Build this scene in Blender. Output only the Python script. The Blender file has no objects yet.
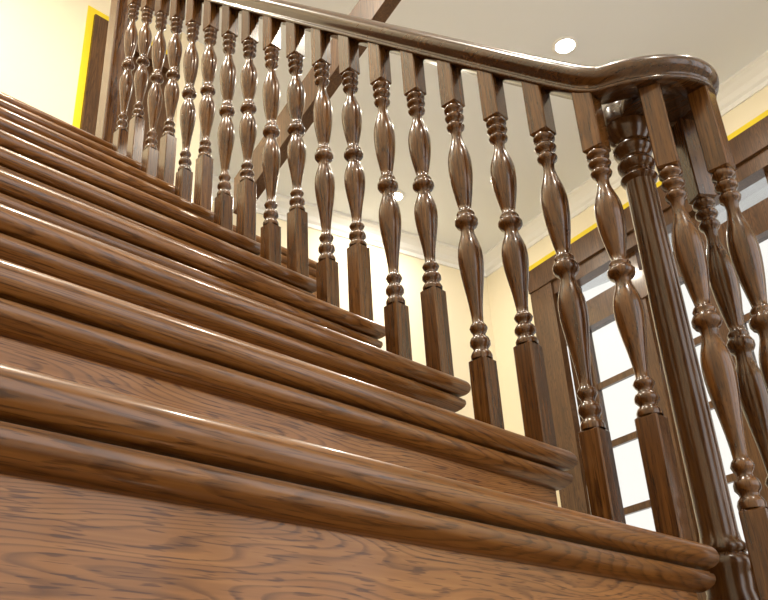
import bpy, math, random
from mathutils import Vector, Matrix
random.seed(3)
T=0.26; R=0.2463
scn=bpy.context.scene
scn.view_settings.view_transform='Standard'

# ---------------------------------------------------------------- materials
def newmat(name):
    m=bpy.data.materials.new(name); m.use_nodes=True
    nt=m.node_tree; b=nt.nodes['Principled BSDF']
    return m,nt,b
def ramp(nt,stops):
    r=nt.nodes.new('ShaderNodeValToRGB'); e=r.color_ramp.elements
    while len(e)<len(stops): e.new(0.5)
    for i,(p,c) in enumerate(stops):
        e[i].position=p; e[i].color=(*c,1)
    return r
def wood(name,axis,dark,mid,light,rough=.26,fig=5.0,rings=44,coat=.5,line=.5,pore=.6,along=.55,px=(22,330)):
    """oak: thin wavy early-wood lines along the board plus short pore dashes"""
    m,nt,b=newmat(name); N=nt.nodes.new; L=nt.links.new
    tc=N('ShaderNodeTexCoord'); oi=N('ShaderNodeObjectInfo')
    mul=N('ShaderNodeMath'); mul.operation='MULTIPLY'; mul.inputs[1].default_value=17.3
    L(oi.outputs['Random'],mul.inputs[0])
    add=N('ShaderNodeVectorMath'); add.operation='ADD'
    L(tc.outputs['Object'],add.inputs[0]); L(mul.outputs[0],add.inputs[1])
    def mp(al,cross):
        q=N('ShaderNodeMapping'); s=[cross]*3; s[axis]=al
        q.inputs['Scale'].default_value=s; L(add.outputs[0],q.inputs['Vector']); return q
    def noise(mpn,det,dist=0):
        n=N('ShaderNodeTexNoise'); n.inputs['Scale'].default_value=1.0; n.inputs['Detail'].default_value=det
        n.inputs['Distortion'].default_value=dist; L(mpn.outputs[0],n.inputs['Vector']); return n
    def math_(op,a,b_=None,v=None):
        q=N('ShaderNodeMath'); q.operation=op; L(a,q.inputs[0])
        if b_ is not None: L(b_,q.inputs[1])
        if v is not None: q.inputs[1].default_value=v
        return q
    n1=noise(mp(along,fig),2,.1)
    wob=noise(mp(9,60),2)
    ml=math_('MULTIPLY',n1.outputs['Fac'],v=rings)
    wb=math_('MULTIPLY',wob.outputs['Fac'],v=.9)
    sm=math_('ADD',ml.outputs[0],wb.outputs[0])
    pp=math_('FRACT',sm.outputs[0])
    n2=noise(mp(*px),1)
    n3=noise(mp(4,110),4)
    n4=noise(mp(1.2,9),2)
    mix2=N('ShaderNodeMix'); mix2.data_type='FLOAT'; mix2.inputs[0].default_value=.35
    L(n3.outputs['Fac'],mix2.inputs[2]); L(n4.outputs['Fac'],mix2.inputs[3])
    cr=ramp(nt,[(.34,dark),(.50,mid),(.66,light)]); L(mix2.outputs[0],cr.inputs[0])
    lr=ramp(nt,[(.0,(.55,.55,.55)),(.10,(0,0,0)),(.16,(.15,.15,.15)),(.42,(1,1,1)),(.97,(1,1,1)),(1.0,(.55,.55,.55))]); L(pp.outputs[0],lr.inputs[0])
    mxl=N('ShaderNodeMix'); mxl.data_type='RGBA'; L(lr.outputs[0],mxl.inputs[0])
    mxl.inputs[6].default_value=(1-line,1-line*1.1,1-line*1.2,1); mxl.inputs[7].default_value=(1,1,1,1)
    pth=N('ShaderNodeMath'); pth.operation='MULTIPLY_ADD'; pth.inputs[1].default_value=.07; L(lr.outputs[0],pth.inputs[0]); L(n2.outputs['Fac'],pth.inputs[2])
    pr=ramp(nt,[(.40,(.30,.22,.16)),(.47,(1,1,1))]); L(pth.outputs[0],pr.inputs[0])
    mx=N('ShaderNodeMix'); mx.data_type='RGBA'; mx.blend_type='MULTIPLY'; mx.inputs[0].default_value=pore
    L(cr.outputs[0],mx.inputs[6]); L(pr.outputs[0],mx.inputs[7])
    mx3=N('ShaderNodeMix'); mx3.data_type='RGBA'; mx3.blend_type='MULTIPLY'; mx3.inputs[0].default_value=1
    L(mx.outputs[2],mx3.inputs[6]); L(mxl.outputs[2],mx3.inputs[7])
    L(mx3.outputs[2],b.inputs['Base Color'])
    bp=N('ShaderNodeBump'); bp.inputs['Strength'].default_value=.08; bp.inputs['Distance'].default_value=.001
    L(n2.outputs['Fac'],bp.inputs['Height']); L(bp.outputs[0],b.inputs['Normal'])
    b.inputs['Roughness'].default_value=rough
    b.inputs['Coat Weight'].default_value=coat; b.inputs['Coat Roughness'].default_value=.10
    b.inputs['Specular IOR Level'].default_value=.3
    return m
def plain(name,col,rough=.8,bump=0.0,emit=None,es=0):
    m,nt,b=newmat(name)
    n=nt.nodes.new('ShaderNodeTexNoise'); n.inputs['Scale'].default_value=3
    r=ramp(nt,[(.3,tuple(c*.96 for c in col)),(.7,col)])
    nt.links.new(n.outputs['Fac'],r.inputs[0]); nt.links.new(r.outputs[0],b.inputs['Base Color'])
    b.inputs['Roughness'].default_value=rough
    if bump:
        n2=nt.nodes.new('ShaderNodeTexNoise'); n2.inputs['Scale'].default_value=120
        bp=nt.nodes.new('ShaderNodeBump'); bp.inputs['Strength'].default_value=bump; bp.inputs['Distance'].default_value=.002
        nt.links.new(n2.outputs['Fac'],bp.inputs['Height']); nt.links.new(bp.outputs[0],b.inputs['Normal'])
    if emit:
        b.inputs['Emission Color'].default_value=(*emit,1); b.inputs['Emission Strength'].default_value=es
    return m
W_tread=wood('oak_tread',0,(.100,.038,.008),(.160,.066,.015),(.225,.100,.026),rough=.31,coat=.45,line=.42,rings=62,fig=7,along=.4)
W_riser_haze=wood('oak_riser',0,(.205,.087,.023),(.270,.120,.034),(.34,.160,.050),rough=.38,coat=.22,line=.42,fig=7,rings=72,along=.8,pore=.75)  # oak lightened to paint in the hazy window reflection on the risers
W_bal=wood('oak_baluster',2,(.046,.016,.004),(.085,.033,.007),(.138,.058,.014),rough=.26,fig=7,rings=26,coat=.5,line=.38,pore=.6,along=.35)
W_newel=wood('oak_newel',2,(.050,.018,.004),(.074,.029,.007),(.100,.041,.010),rough=.26,fig=5,rings=8,coat=.5,line=.12,pore=.35,along=.35)
W_rail=wood('oak_rail',1,(.028,.010,.003),(.050,.019,.005),(.078,.033,.009),rough=.24,fig=8,rings=22,line=.3,pore=.5,coat=.5)
W_door=wood('oak_joinery',2,(.05,.022,.007),(.09,.040,.014),(.14,.066,.024),rough=.35,line=.4,pore=.4)
M_wall=plain('cream_plaster',(.85,.78,.61),.85,.1)
M_ceil=plain('ceiling_paint',(.79,.82,.86),.9)
M_trim=plain('white_plaster_trim',(.84,.85,.86),.7)
M_tape=plain('yellow_masking_tape',(.85,.66,.02),.6)
M_floor=plain('stone_floor',(.40,.35,.28),.3)
M_lamp=plain('lamp_lens',(1,1,1),.5,0,(1,.95,.85),40)
M_met=plain('lamp_ring_white',(.85,.85,.85),.3)
mg,nt,b=newmat('window_glass')
tr=nt.nodes.new('ShaderNodeBsdfTransparent'); tr.inputs[0].default_value=(.57,.57,.56,1)
gl=nt.nodes.new('ShaderNodeBsdfGlossy'); gl.inputs['Roughness'].default_value=.02
mxs=nt.nodes.new('ShaderNodeMixShader'); mxs.inputs[0].default_value=.05
nt.links.new(tr.outputs[0],mxs.inputs[1]); nt.links.new(gl.outputs[0],mxs.inputs[2])
nt.links.new(mxs.outputs[0],nt.nodes['Material Output'].inputs['Surface'])
M_glass=mg

# ---------------------------------------------------------------- helpers
def empty(name):
    o=bpy.data.objects.new(name,None); scn.collection.objects.link(o); return o
def mesh(name,vs,fs,mat,parent=None,smooth=False,angle=None):
    me=bpy.data.meshes.new(name); me.from_pydata([tuple(v) for v in vs],[],fs); me.update()
    me.materials.append(mat)
    o=bpy.data.objects.new(name,me); scn.collection.objects.link(o)
    if smooth:
        for p in me.polygons: p.use_smooth=True
        if angle:
            bpy.context.view_layer.objects.active=o; o.select_set(True)
            bpy.ops.object.shade_smooth_by_angle(angle=math.radians(angle)); o.select_set(False)
    if parent: o.parent=parent
    return o
def boxdata(x0,x1,y0,y1,z0,z1,fr=None):
    v=[(x,y,z) for z in (z0,z1) for x,y in ((x0,y0),(x1,y0),(x1,y1),(x0,y1))]
    if fr: v=[fr(*p) for p in v]
    f=[(3,2,1,0),(4,5,6,7),(0,1,5,4),(1,2,6,5),(2,3,7,6),(3,0,4,7)]
    return v,f
def multibox(name,boxes,mat,parent=None,fr=None,bevel=0):
    V=[];F=[]
    for bx in boxes:
        v,f=boxdata(*bx,fr=fr); n=len(V); V+=v; F+=[tuple(i+n for i in q) for q in f]
    o=mesh(name,V,F,mat,parent)
    if bevel:
        md=o.modifiers.new('bevel','BEVEL'); md.width=bevel; md.segments=2
    return o
def offset_poly(P,o):
    n=len(P); out=[]
    for i in range(n):
        a=Vector(P[i-1]);b=Vector(P[i]);c=Vector(P[(i+1)%n])
        d1=(b-a).normalized(); d2=(c-b).normalized()
        n1=Vector((-d1.y,d1.x)); n2=Vector((-d2.y,d2.x))
        m=(n1+n2); m=m/ max(1e-6,(1+n1.dot(n2)))
        out.append(b+m*o)
    return out
def arcprof():
    pr=[]
    r=.0230
    pr.append((.05,0))
    for i in range(13):
        a=math.pi/2-math.pi*i/12
        pr.append((r-r*math.cos(a),-r+r*math.sin(a)))
    pr+=[(.032,-.0462),(.032,-.0500),(.0175,-.0502),(.0165,-.0540),(.0125,-.0545),(.0110,-.0590),(.0110,-.0650),(.0140,-.0720),(.0200,-.0785),(.0270,-.0835),(.0330,-.0860),(.0370,-.0865),(.0400,-.0865)]
    return pr
PROF=arcprof()
ZUP=.018
def step(name,P,ztop,zbot,parent):
    V=[];F=[];n=len(P)
    rows=[(o,ztop+z+ZUP) for o,z in PROF]+[(.040,zbot)]
    for o,z in rows:
        for q in offset_poly(P,o): V.append((q.x,q.y,z))
    for r in range(len(rows)-1):
        for i in range(n):
            j=(i+1)%n
            F.append((r*n+j,r*n+i,(r+1)*n+i,(r+1)*n+j))
    lo=(len(rows)-2)*n
    F.append(tuple(range(n)))
    F.append(tuple(reversed(range((len(rows)-1)*n,len(rows)*n))))
    ob=mesh(name,V,F,W_tread,parent,True,30)
    ob.data.materials.append(W_riser_haze)
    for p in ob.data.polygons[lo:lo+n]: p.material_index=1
    return ob

# ---------------------------------------------------------------- staircase
stair=empty('staircase')
XL=-2.25
NS=9
yw=4.27
for k in range(1,NS+1):
    y0=(k-1)*T; z=(k-1)*R
    P=[(XL,y0),(0,y0),(0,y0+T+.06),(XL,y0+T+.06)]
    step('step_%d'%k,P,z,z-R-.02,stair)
def curtail(y0,cx,cy,r):
    P=[(XL,y0),(cx-.02,y0)]
    for i in range(0,19):
        a=-math.pi/2+math.pi*i/18
        P.append((cx+r*math.cos(a),cy+r*math.sin(a)))
    P.append((XL,cy+r))
    return P
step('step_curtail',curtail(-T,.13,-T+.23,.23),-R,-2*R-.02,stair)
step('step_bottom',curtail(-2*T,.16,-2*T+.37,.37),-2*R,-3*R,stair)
ztop=NS*R
P=[(XL,NS*T),(0,NS*T),(0,NS*T+.18),(1.5,NS*T+.18),(1.5,yw-.02),(XL,yw-.02)]
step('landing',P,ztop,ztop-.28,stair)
poly=[(0.045,-3*R),(NS*T+.2,-3*R),(NS*T+.2,NS*R-.1),(NS*T+.045,NS*R-.1)]
for k in range(NS,0,-1):
    poly.append(((k)*T+.045,(k-1)*R-.1)); poly.append(((k-1)*T+.045,(k-1)*R-.1))
pp=[]
for q in poly:
    if not pp or (abs(pp[-1][0]-q[0])+abs(pp[-1][1]-q[1]))>1e-6: pp.append(q)
n=len(pp)
V=[(-.045,y,z) for y,z in pp]+[(-.085,y,z) for y,z in pp]
F=[tuple(range(n)),tuple(reversed(range(n,2*n)))]+[(i,i+n,(i+1)%n+n,(i+1)%n) for i in range(n)]
mesh('side_string',V,F,W_riser_haze,stair)

# ---------------------------------------------------------------- balustrade
bal=empty('balustrade')
RAILB=1.078; YO=.0595; XB=-.04
HB=.0250; RV=.0320
TP=[(0,.72),(.010,.84),(.020,.82),(.026,.58),(.034,.55),(.040,.74),(.050,.84),(.060,.74),(.066,.54),(.074,.52),(.080,.68),(.090,.78),(.100,.70),(.108,.50),(.125,.43),(.140,.45),(.160,.54),(.180,.68),(.200,.82),(.222,.93),(.245,.99),(.270,1.0),(.300,.975),(.335,.90),(.37,.79),(.40,.67),(.427,.56),(.447,.49),(.452,.64),(.462,.75),(.470,.66),(.476,.80),(.487,.94),(.500,.94),(.511,.80),(.516,.60),(.527,.53),(.542,.57),(.560,.70),(.580,.84),(.602,.95),(.628,1.0),(.655,.99),(.69,.92),(.73,.80),(.77,.66),(.81,.54),(.845,.46),(.872,.43),(.880,.58),(.892,.70),(.903,.60),(.910,.48),(.920,.48),(.927,.68),(.938,.78),(.950,.78),(.960,.60),(.968,.55),(.976,.72),(.987,.82),(1,.80)]
def baluster_mesh(name,zb0,zb1,zt0,zt1,seg=32):
    V=[];F=[]
    def blk(z0,z1,ch_lo,ch_hi):
        c=.005
        rows=[]
        if ch_lo: rows+=[(z0,HB-c),(z0+c,HB)]
        else: rows+=[(z0,HB)]
        if ch_hi: rows+=[(z1-c,HB),(z1,HB-c)]
        else: rows+=[(z1,HB)]
        n=len(V); e=.003
        def ring(h): 
            return [(-h+e,-h),(h-e,-h),(h,-h+e),(h,h-e),(h-e,h),(-h+e,h),(-h,h-e),(-h,-h+e)]
        for z,h in rows:
            for x,y in ring(h): V.append((x,y,z))
        for r in range(len(rows)-1):
            for i in range(8):
                j=(i+1)%8; F.append((n+r*8+i,n+r*8+j,n+r*8+8+j,n+r*8+8+i))
        F.append(tuple(n+7-i for i in range(8))); e2=n+(len(rows)-1)*8; F.append(tuple(e2+i for i in range(8)))
    blk(zb0,zb1,False,True); blk(zt0,zt1,True,False)
    nf=len(F)
    n=len(V)
    for t,r in TP:
        z=zt0+(zb1-zt0)*t
        for i in range(seg):
            a=2*math.pi*i/seg; V.append((RV*r*math.cos(a),RV*r*math.sin(a),z))
    for k in range(len(TP)-1):
        for i in range(seg):
            j=(i+1)%seg; F.append((n+k*seg+j,n+k*seg+i,n+(k+1)*seg+i,n+(k+1)*seg+j))
    me=bpy.data.meshes.new(name); me.from_pydata(V,[],F); me.materials.append(W_bal); me.update()
    for i,p in enumerate(me.polygons): p.use_smooth = i>=nf
    return me
def put(name,me,x,y,z,parent,rot=0):
    o=bpy.data.objects.new(name,me); o.location=(x,y,z); o.rotation_euler[2]=rot
    scn.collection.objects.link(o); o.parent=parent; return o
TB=.9194
fm=baluster_mesh('baluster_front',.017,.273,TB,RAILB+.02)
bm=baluster_mesh('baluster_back',.017,.2795,TB+R/2,RAILB+R/2+.02)
c=1
for i in range(NS):
    put('baluster_%d'%c,fm,XB,i*T+YO,i*R,bal); c+=1
    put('baluster_%d'%c,bm,XB,i*T+YO+T/2,i*R,bal); c+=1
sm=baluster_mesh('baluster_scroll',.017,.316,.835+R,1.075+R)
A_=(.03,-.07);C_=(.13,-.15);B_=(.21,-.065); NW=(.125,.042)
for p,r in ((A_,.3),(C_,0),(B_,-.6)):
    put('baluster_%d'%c,sm,p[0],p[1],-R,bal,r); c+=1

def sweep(name,path,prof,mat,parent,caps=True):
    V=[];F=[];m=len(prof);n=len(path)
    for i,p in enumerate(path):
        a=path[max(0,i-1)];b=path[min(n-1,i+1)]
        t=(b-a).normalized(); s=t.cross(Vector((0,0,1))).normalized(); u=s.cross(t).normalized()
        for x,z in prof: V.append(p+s*x+u*z)
    for i in range(n-1):
        for j in range(m):
            k=(j+1)%m; F.append((i*m+j,i*m+k,(i+1)*m+k,(i+1)*m+j))
    F.append(tuple(reversed(range(m)))); F.append(tuple(range((n-1)*m,n*m)))
    return mesh(name,V,F,mat,parent,True,50)
half=[(0,0),(.028,0),(.031,.003),(.031,.009),(.027,.013),(.027,.018),(.031,.022),(.038,.027),(.0430,.034),(.0455,.043),(.0445,.053),(.039,.063),(.029,.071),(.014,.076),(0,.077)]
prof=half+[(-x,z) for x,z in reversed(half[1:-1])]
ctrl=[(XB,y) for y in (3.0,2.4,1.6,.9,.5,.3,.2,.12)]+[(-.037,.045),(-.020,-.02),(.022,-.088),(.078,-.138),(.138,-.150),(.192,-.118),(.213,-.055),(.195,.010),(.160,.038),(.125,.042)]
def catmull(pts,k=10):
    out=[];n=len(pts)
    for i in range(n-1):
        p0,p1,p2,p3=[Vector(pts[min(max(j,0),n-1)]) for j in (i-1,i,i+1,i+2)]
        for q in range(k):
            t=q/k
            out.append(.5*((2*p1)+(p2-p0)*t+(2*p0-5*p1+4*p2-p3)*t*t+(3*p1-p0-3*p2+p3)*t**3))
    out.append(Vector(pts[-1])); return out
pl=catmull([Vector((*c_,0)) for c_ in ctrl])
LV=1.062
path=[]
for p in pl:
    zp=RAILB+R*(p.y-YO)/T
    if p.x>XB+.015 : z=LV
    else:
        w=.035; d=zp-LV
        z=LV+ .5*(d+math.sqrt(d*d+w*w))-.006
        if p.y<.05:
            f=max(0,min(1,(p.y+.02)/.07)); z=LV+(z-LV)*f
    path.append(Vector((p.x,p.y,z)))
sweep('handrail',path,prof,W_rail,bal)

def lathe(name,prof,x,y,mat,parent,seg=48,cap=True,ang=45):
    V=[];F=[]
    for r,z in prof:
        for i in range(seg):
            a=2*math.pi*i/seg; V.append((x+r*math.cos(a),y+r*math.sin(a),z))
    for k in range(len(prof)-1):
        for i in range(seg):
            j=(i+1)%seg; F.append((k*seg+i,k*seg+j,(k+1)*seg+j,(k+1)*seg+i))
    if cap:
        F.append(tuple(reversed(range(seg)))); F.append(tuple(range((len(prof)-1)*seg,len(prof)*seg)))
    return mesh(name,V,F,mat,parent,True,ang)
lathe('newel_post',[(.062,-R+.017),(.062,-R+.09),(.056,-R+.10),(.050,-R+.11),(.056,-R+.13),(.056,-R+.16),(.048,-R+.19),(.050,-.02),(.054,-.008),(.054,.004),(.046,.012),(.042,.016),(.047,.022),(.047,.032),(.040,.040),(.0375,.06),(.038,.3),(.037,.6),(.0355,.88),(.0355,.900),(.042,.906),(.045,.913),(.042,.920),(.036,.925),(.035,.934),(.042,.940),(.046,.950),(.046,.956),(.040,.964),(.036,.968),(.036,.976),(.044,.984),(.049,.995),(.049,1.003),(.043,1.010),(.043,1.018),(.052,1.030),(.058,1.048),(.060,1.06),(.060,1.072)],NW[0],NW[1],W_newel,bal,64)
lathe('scroll_eye',[(.07,1.064),(.088,1.064),(.090,1.068),(.090,1.090),(.088,1.10),(.078,1.118),(.05,1.130),(.02,1.134),(.001,1.135)],.118,-.045,W_rail,bal)
lathe('scroll_cap',[(.05,1.0625),(.062,1.066),(.062,1.11),(.054,1.128),(.036,1.139),(.016,1.143),(.001,1.144)],NW[0],NW[1],W_rail,bal)
yn=NS*T+YO
multibox('landing_newel',[(XB-.040,XB+.040,yn-.040,yn+.040,ztop+.019,ztop+1.3)],W_bal,bal,bevel=.008)

# ---------------------------------------------------------------- room
CAM=Vector((-1.6414,-.6744,-.2899))
ZC=5.30; ZF=-3*R
Cn=Vector((6.76,5.01)); dd=Vector((-.24,-.97)).normalized(); ob=Vector((-.97,.24)).normalized()
def FR(s,o,z):
    p=Cn+dd*s+ob*o; return (p.x,p.y,z)
def FB(s,o,z):
    p=Cn+ob*s+dd*o; return (p.x,p.y,z)
S0,S1=.85,8.3
ZH=4.46
multibox('wall_right',[(0,S0,-.25,0,ZF,ZC),(S0,S1,-.25,0,ZH,ZC),(S1,10,-.25,0,ZF,ZC)],M_wall,fr=FR)
multibox('wall_back',[(-.25,9.3,-.25,0,ZF,ZC)],M_wall,fr=FB)
multibox('wall_left',[(XL-.2,XL-.002,-4.8,8,ZF,ZC)],M_wall)
DX=.72
multibox('wall_landing',[(XL,DX,yw+.01,yw+.2,ZF,ZC),(DX,1.5,yw+.01,yw+.2,4.95,ZC),(DX,1.5,yw+.01,yw+.2,ZF,ztop)],M_wall)
multibox('wall_passage',[(1.52,1.75,yw,7.0,ZF,ZC)],M_wall)
multibox('floor',[(-4,8,-4.8,8,ZF-.1,ZF)],M_floor)
multibox('ceiling',[(-4,8.5,-4.8,8,ZC,ZC+.1)],M_ceil)
yf=-4.6
ops=[(-2.1,-.2),(.2,2.1),(2.5,4.4)]  # unseen wall and windows added behind camera for highlights on the wood
bx=[];x=XL-.2
for a,b_ in ops:
    bx.append((x,a,yf-.25,yf,ZF,ZC)); bx.append((a,b_,yf-.25,yf,ZF,-.4)); bx.append((a,b_,yf-.25,yf,3.9,ZC)); x=b_
bx.append((x,5.2,yf-.25,yf,ZF,ZC))
multibox('wall_front',bx,M_wall)
for i,(a,b_) in enumerate(ops):
    wn=empty('window_%d'%(i+2))  # added window, invented with its opening to light the risers
    bx=[(a,a+.06,yf-.16,yf-.08,-.4,3.9),(b_-.06,b_,yf-.16,yf-.08,-.4,3.9),(a,b_,yf-.16,yf-.08,-.4,-.33),(a,b_,yf-.16,yf-.08,3.83,3.9),((a+b_)/2-.03,(a+b_)/2+.03,yf-.15,yf-.09,-.4,3.9),(a,b_,yf-.15,yf-.09,2.8,2.86)]
    multibox('frame',bx,W_door,wn)
cp=[(0,0),(.16,0),(.16,-.03),(.12,-.05),(.07,-.10),(.05,-.15),(.02,-.17),(.02,-.22),(0,-.22)]
def crown(name,fr,s0,s1):
    n=len(cp); V=[fr(s,o,ZC+z) for s in (s0,s1) for o,z in cp]
    F=[(i,(i+1)%n,(i+1)%n+n,i+n) for i in range(n)]+[tuple(reversed(range(n))),tuple(range(n,2*n))]
    mesh(name,V,F,M_trim)
crown('trim_1',FR,0,9.5); crown('trim_2',FB,0,9.3)
win=empty('window_1')
bx=[(S0-.04,S0+.32,-.02,.07,ZF,ZH+.26),(S0-.04,S1+.1,-.02,.09,ZH-.02,ZH+.26),(S0-.02,S1,-.10,.05,4.28,ZH),(S0,S1,-.12,-.02,ZF,ZF+.3)]
s=S0+.32
cols=[]
while s<S1-.9:
    bx.append((s,s+.24,-.16,-.04,ZF,ZH)); cols.append((s+.24,s+.92)); s+=.92
bx.append((s,S1,-.16,-.04,ZF,ZH))
bx.append((S0,S1,-.17,-.02,3.72,4.02))
for a,b_ in cols:
    bx.append((a,a+.05,-.14,-.07,ZF,3.72)); bx.append((b_-.05,b_,-.14,-.07,ZF,3.72))
    for z in (.2,.95,1.7,2.4,3.05):
        bx.append((a,b_,-.12,-.08,z-.035,z+.035))
multibox('frame',bx,W_door,win,fr=FR)
multibox('glass',[(S0,S1,-.105,-.1,ZF,ZH)],M_glass,win,fr=FR)
multibox('masking_tape',[(S0-.10,S1+.1,0,.006,ZH+.26,ZH+.38),(S0-.10,S0-.05,0,.006,3.9,ZH+.26)],M_tape,win,fr=FR)
dr=empty('door_1')
multibox('casing',[(DX+.002,DX+.14,yw-.015,yw+.15,ztop+.02,4.945),(DX+.14,1.5,yw-.015,yw+.15,4.80,4.945)],W_door,dr)
multibox('leaf',[(DX+.14,1.5,yw+.05,yw+.1,ztop+.02,4.80)],W_door,dr)
multibox('masking_tape',[(DX-.055,DX,yw+.003,yw+.009,ztop+.02,5.01),(DX,1.5,yw+.003,yw+.009,4.95,5.01)],M_tape,dr)
Pa=Vector((1.00,2.75,2.60)); Pb=Vector((.96,1.54,3.23))
dv=(Pb-Pa).normalized(); Pe=Pa+dv*4.6
V=[]
for q in (Pa,Pe):
    for x,z in ((-.04,-.12),(.04,-.12),(.04,.12),(-.04,.12)): V.append(q+Vector((x,0,z)))
mesh('upper_flight_string',V,[(0,1,2,3),(7,6,5,4),(0,4,5,1),(1,5,6,2),(2,6,7,3),(3,7,4,0)],W_door)
def downlight(x,y,pw):
    e=empty('recessed_downlight'); e.location=(x,y,ZC)
    lathe('ring',[(.085,-.001),(.118,-.003),(.120,-.012),(.11,-.02),(.09,-.02),(.085,-.012),(.085,-.001)],0,0,M_met,e,32,False)
    lathe('lens',[(.001,-.010),(.086,-.010),(.086,-.002)],0,0,M_lamp,e,32,True)
    l=bpy.data.lights.new('spot','AREA'); l.shape='DISK'; l.size=.15; l.energy=pw; l.color=(1,.90,.74)
    lo=bpy.data.objects.new('bulb',l); lo.location=(0,0,-.03); scn.collection.objects.link(lo); lo.parent=e
for x,y,p in ((4.09,2.05,50),(4.73,4.74,50),(.5,.2,85),(-1.2,2.9,105),(-1.2,.6,105),(2.2,-1.2,70),(-.8,-2.4,100)):  # first two are in view; the others are unseen, added for brightness
    downlight(x,y,p)

w=bpy.data.worlds.new('World'); scn.world=w; w.use_nodes=True
bg=w.node_tree.nodes['Background']; bg.inputs[0].default_value=(1,.985,.97,1); bg.inputs[1].default_value=3.3

Mr=[[0.68437,-0.72711,-0.05432],[0.29856,0.34741,-0.88891],[0.66521,0.59213,0.45484]]
cam=bpy.data.cameras.new('Camera'); co=bpy.data.objects.new('Camera',cam); scn.collection.objects.link(co)
right=Vector(Mr[0]); down=Vector(Mr[1]); fwd=Vector(Mr[2])
rot=Matrix((right,-down,-fwd)).transposed().to_4x4()
co.matrix_world=Matrix.Translation(CAM)@rot
cam.sensor_width=36; cam.lens=880.03*36/768; cam.clip_start=.02
scn.camera=co
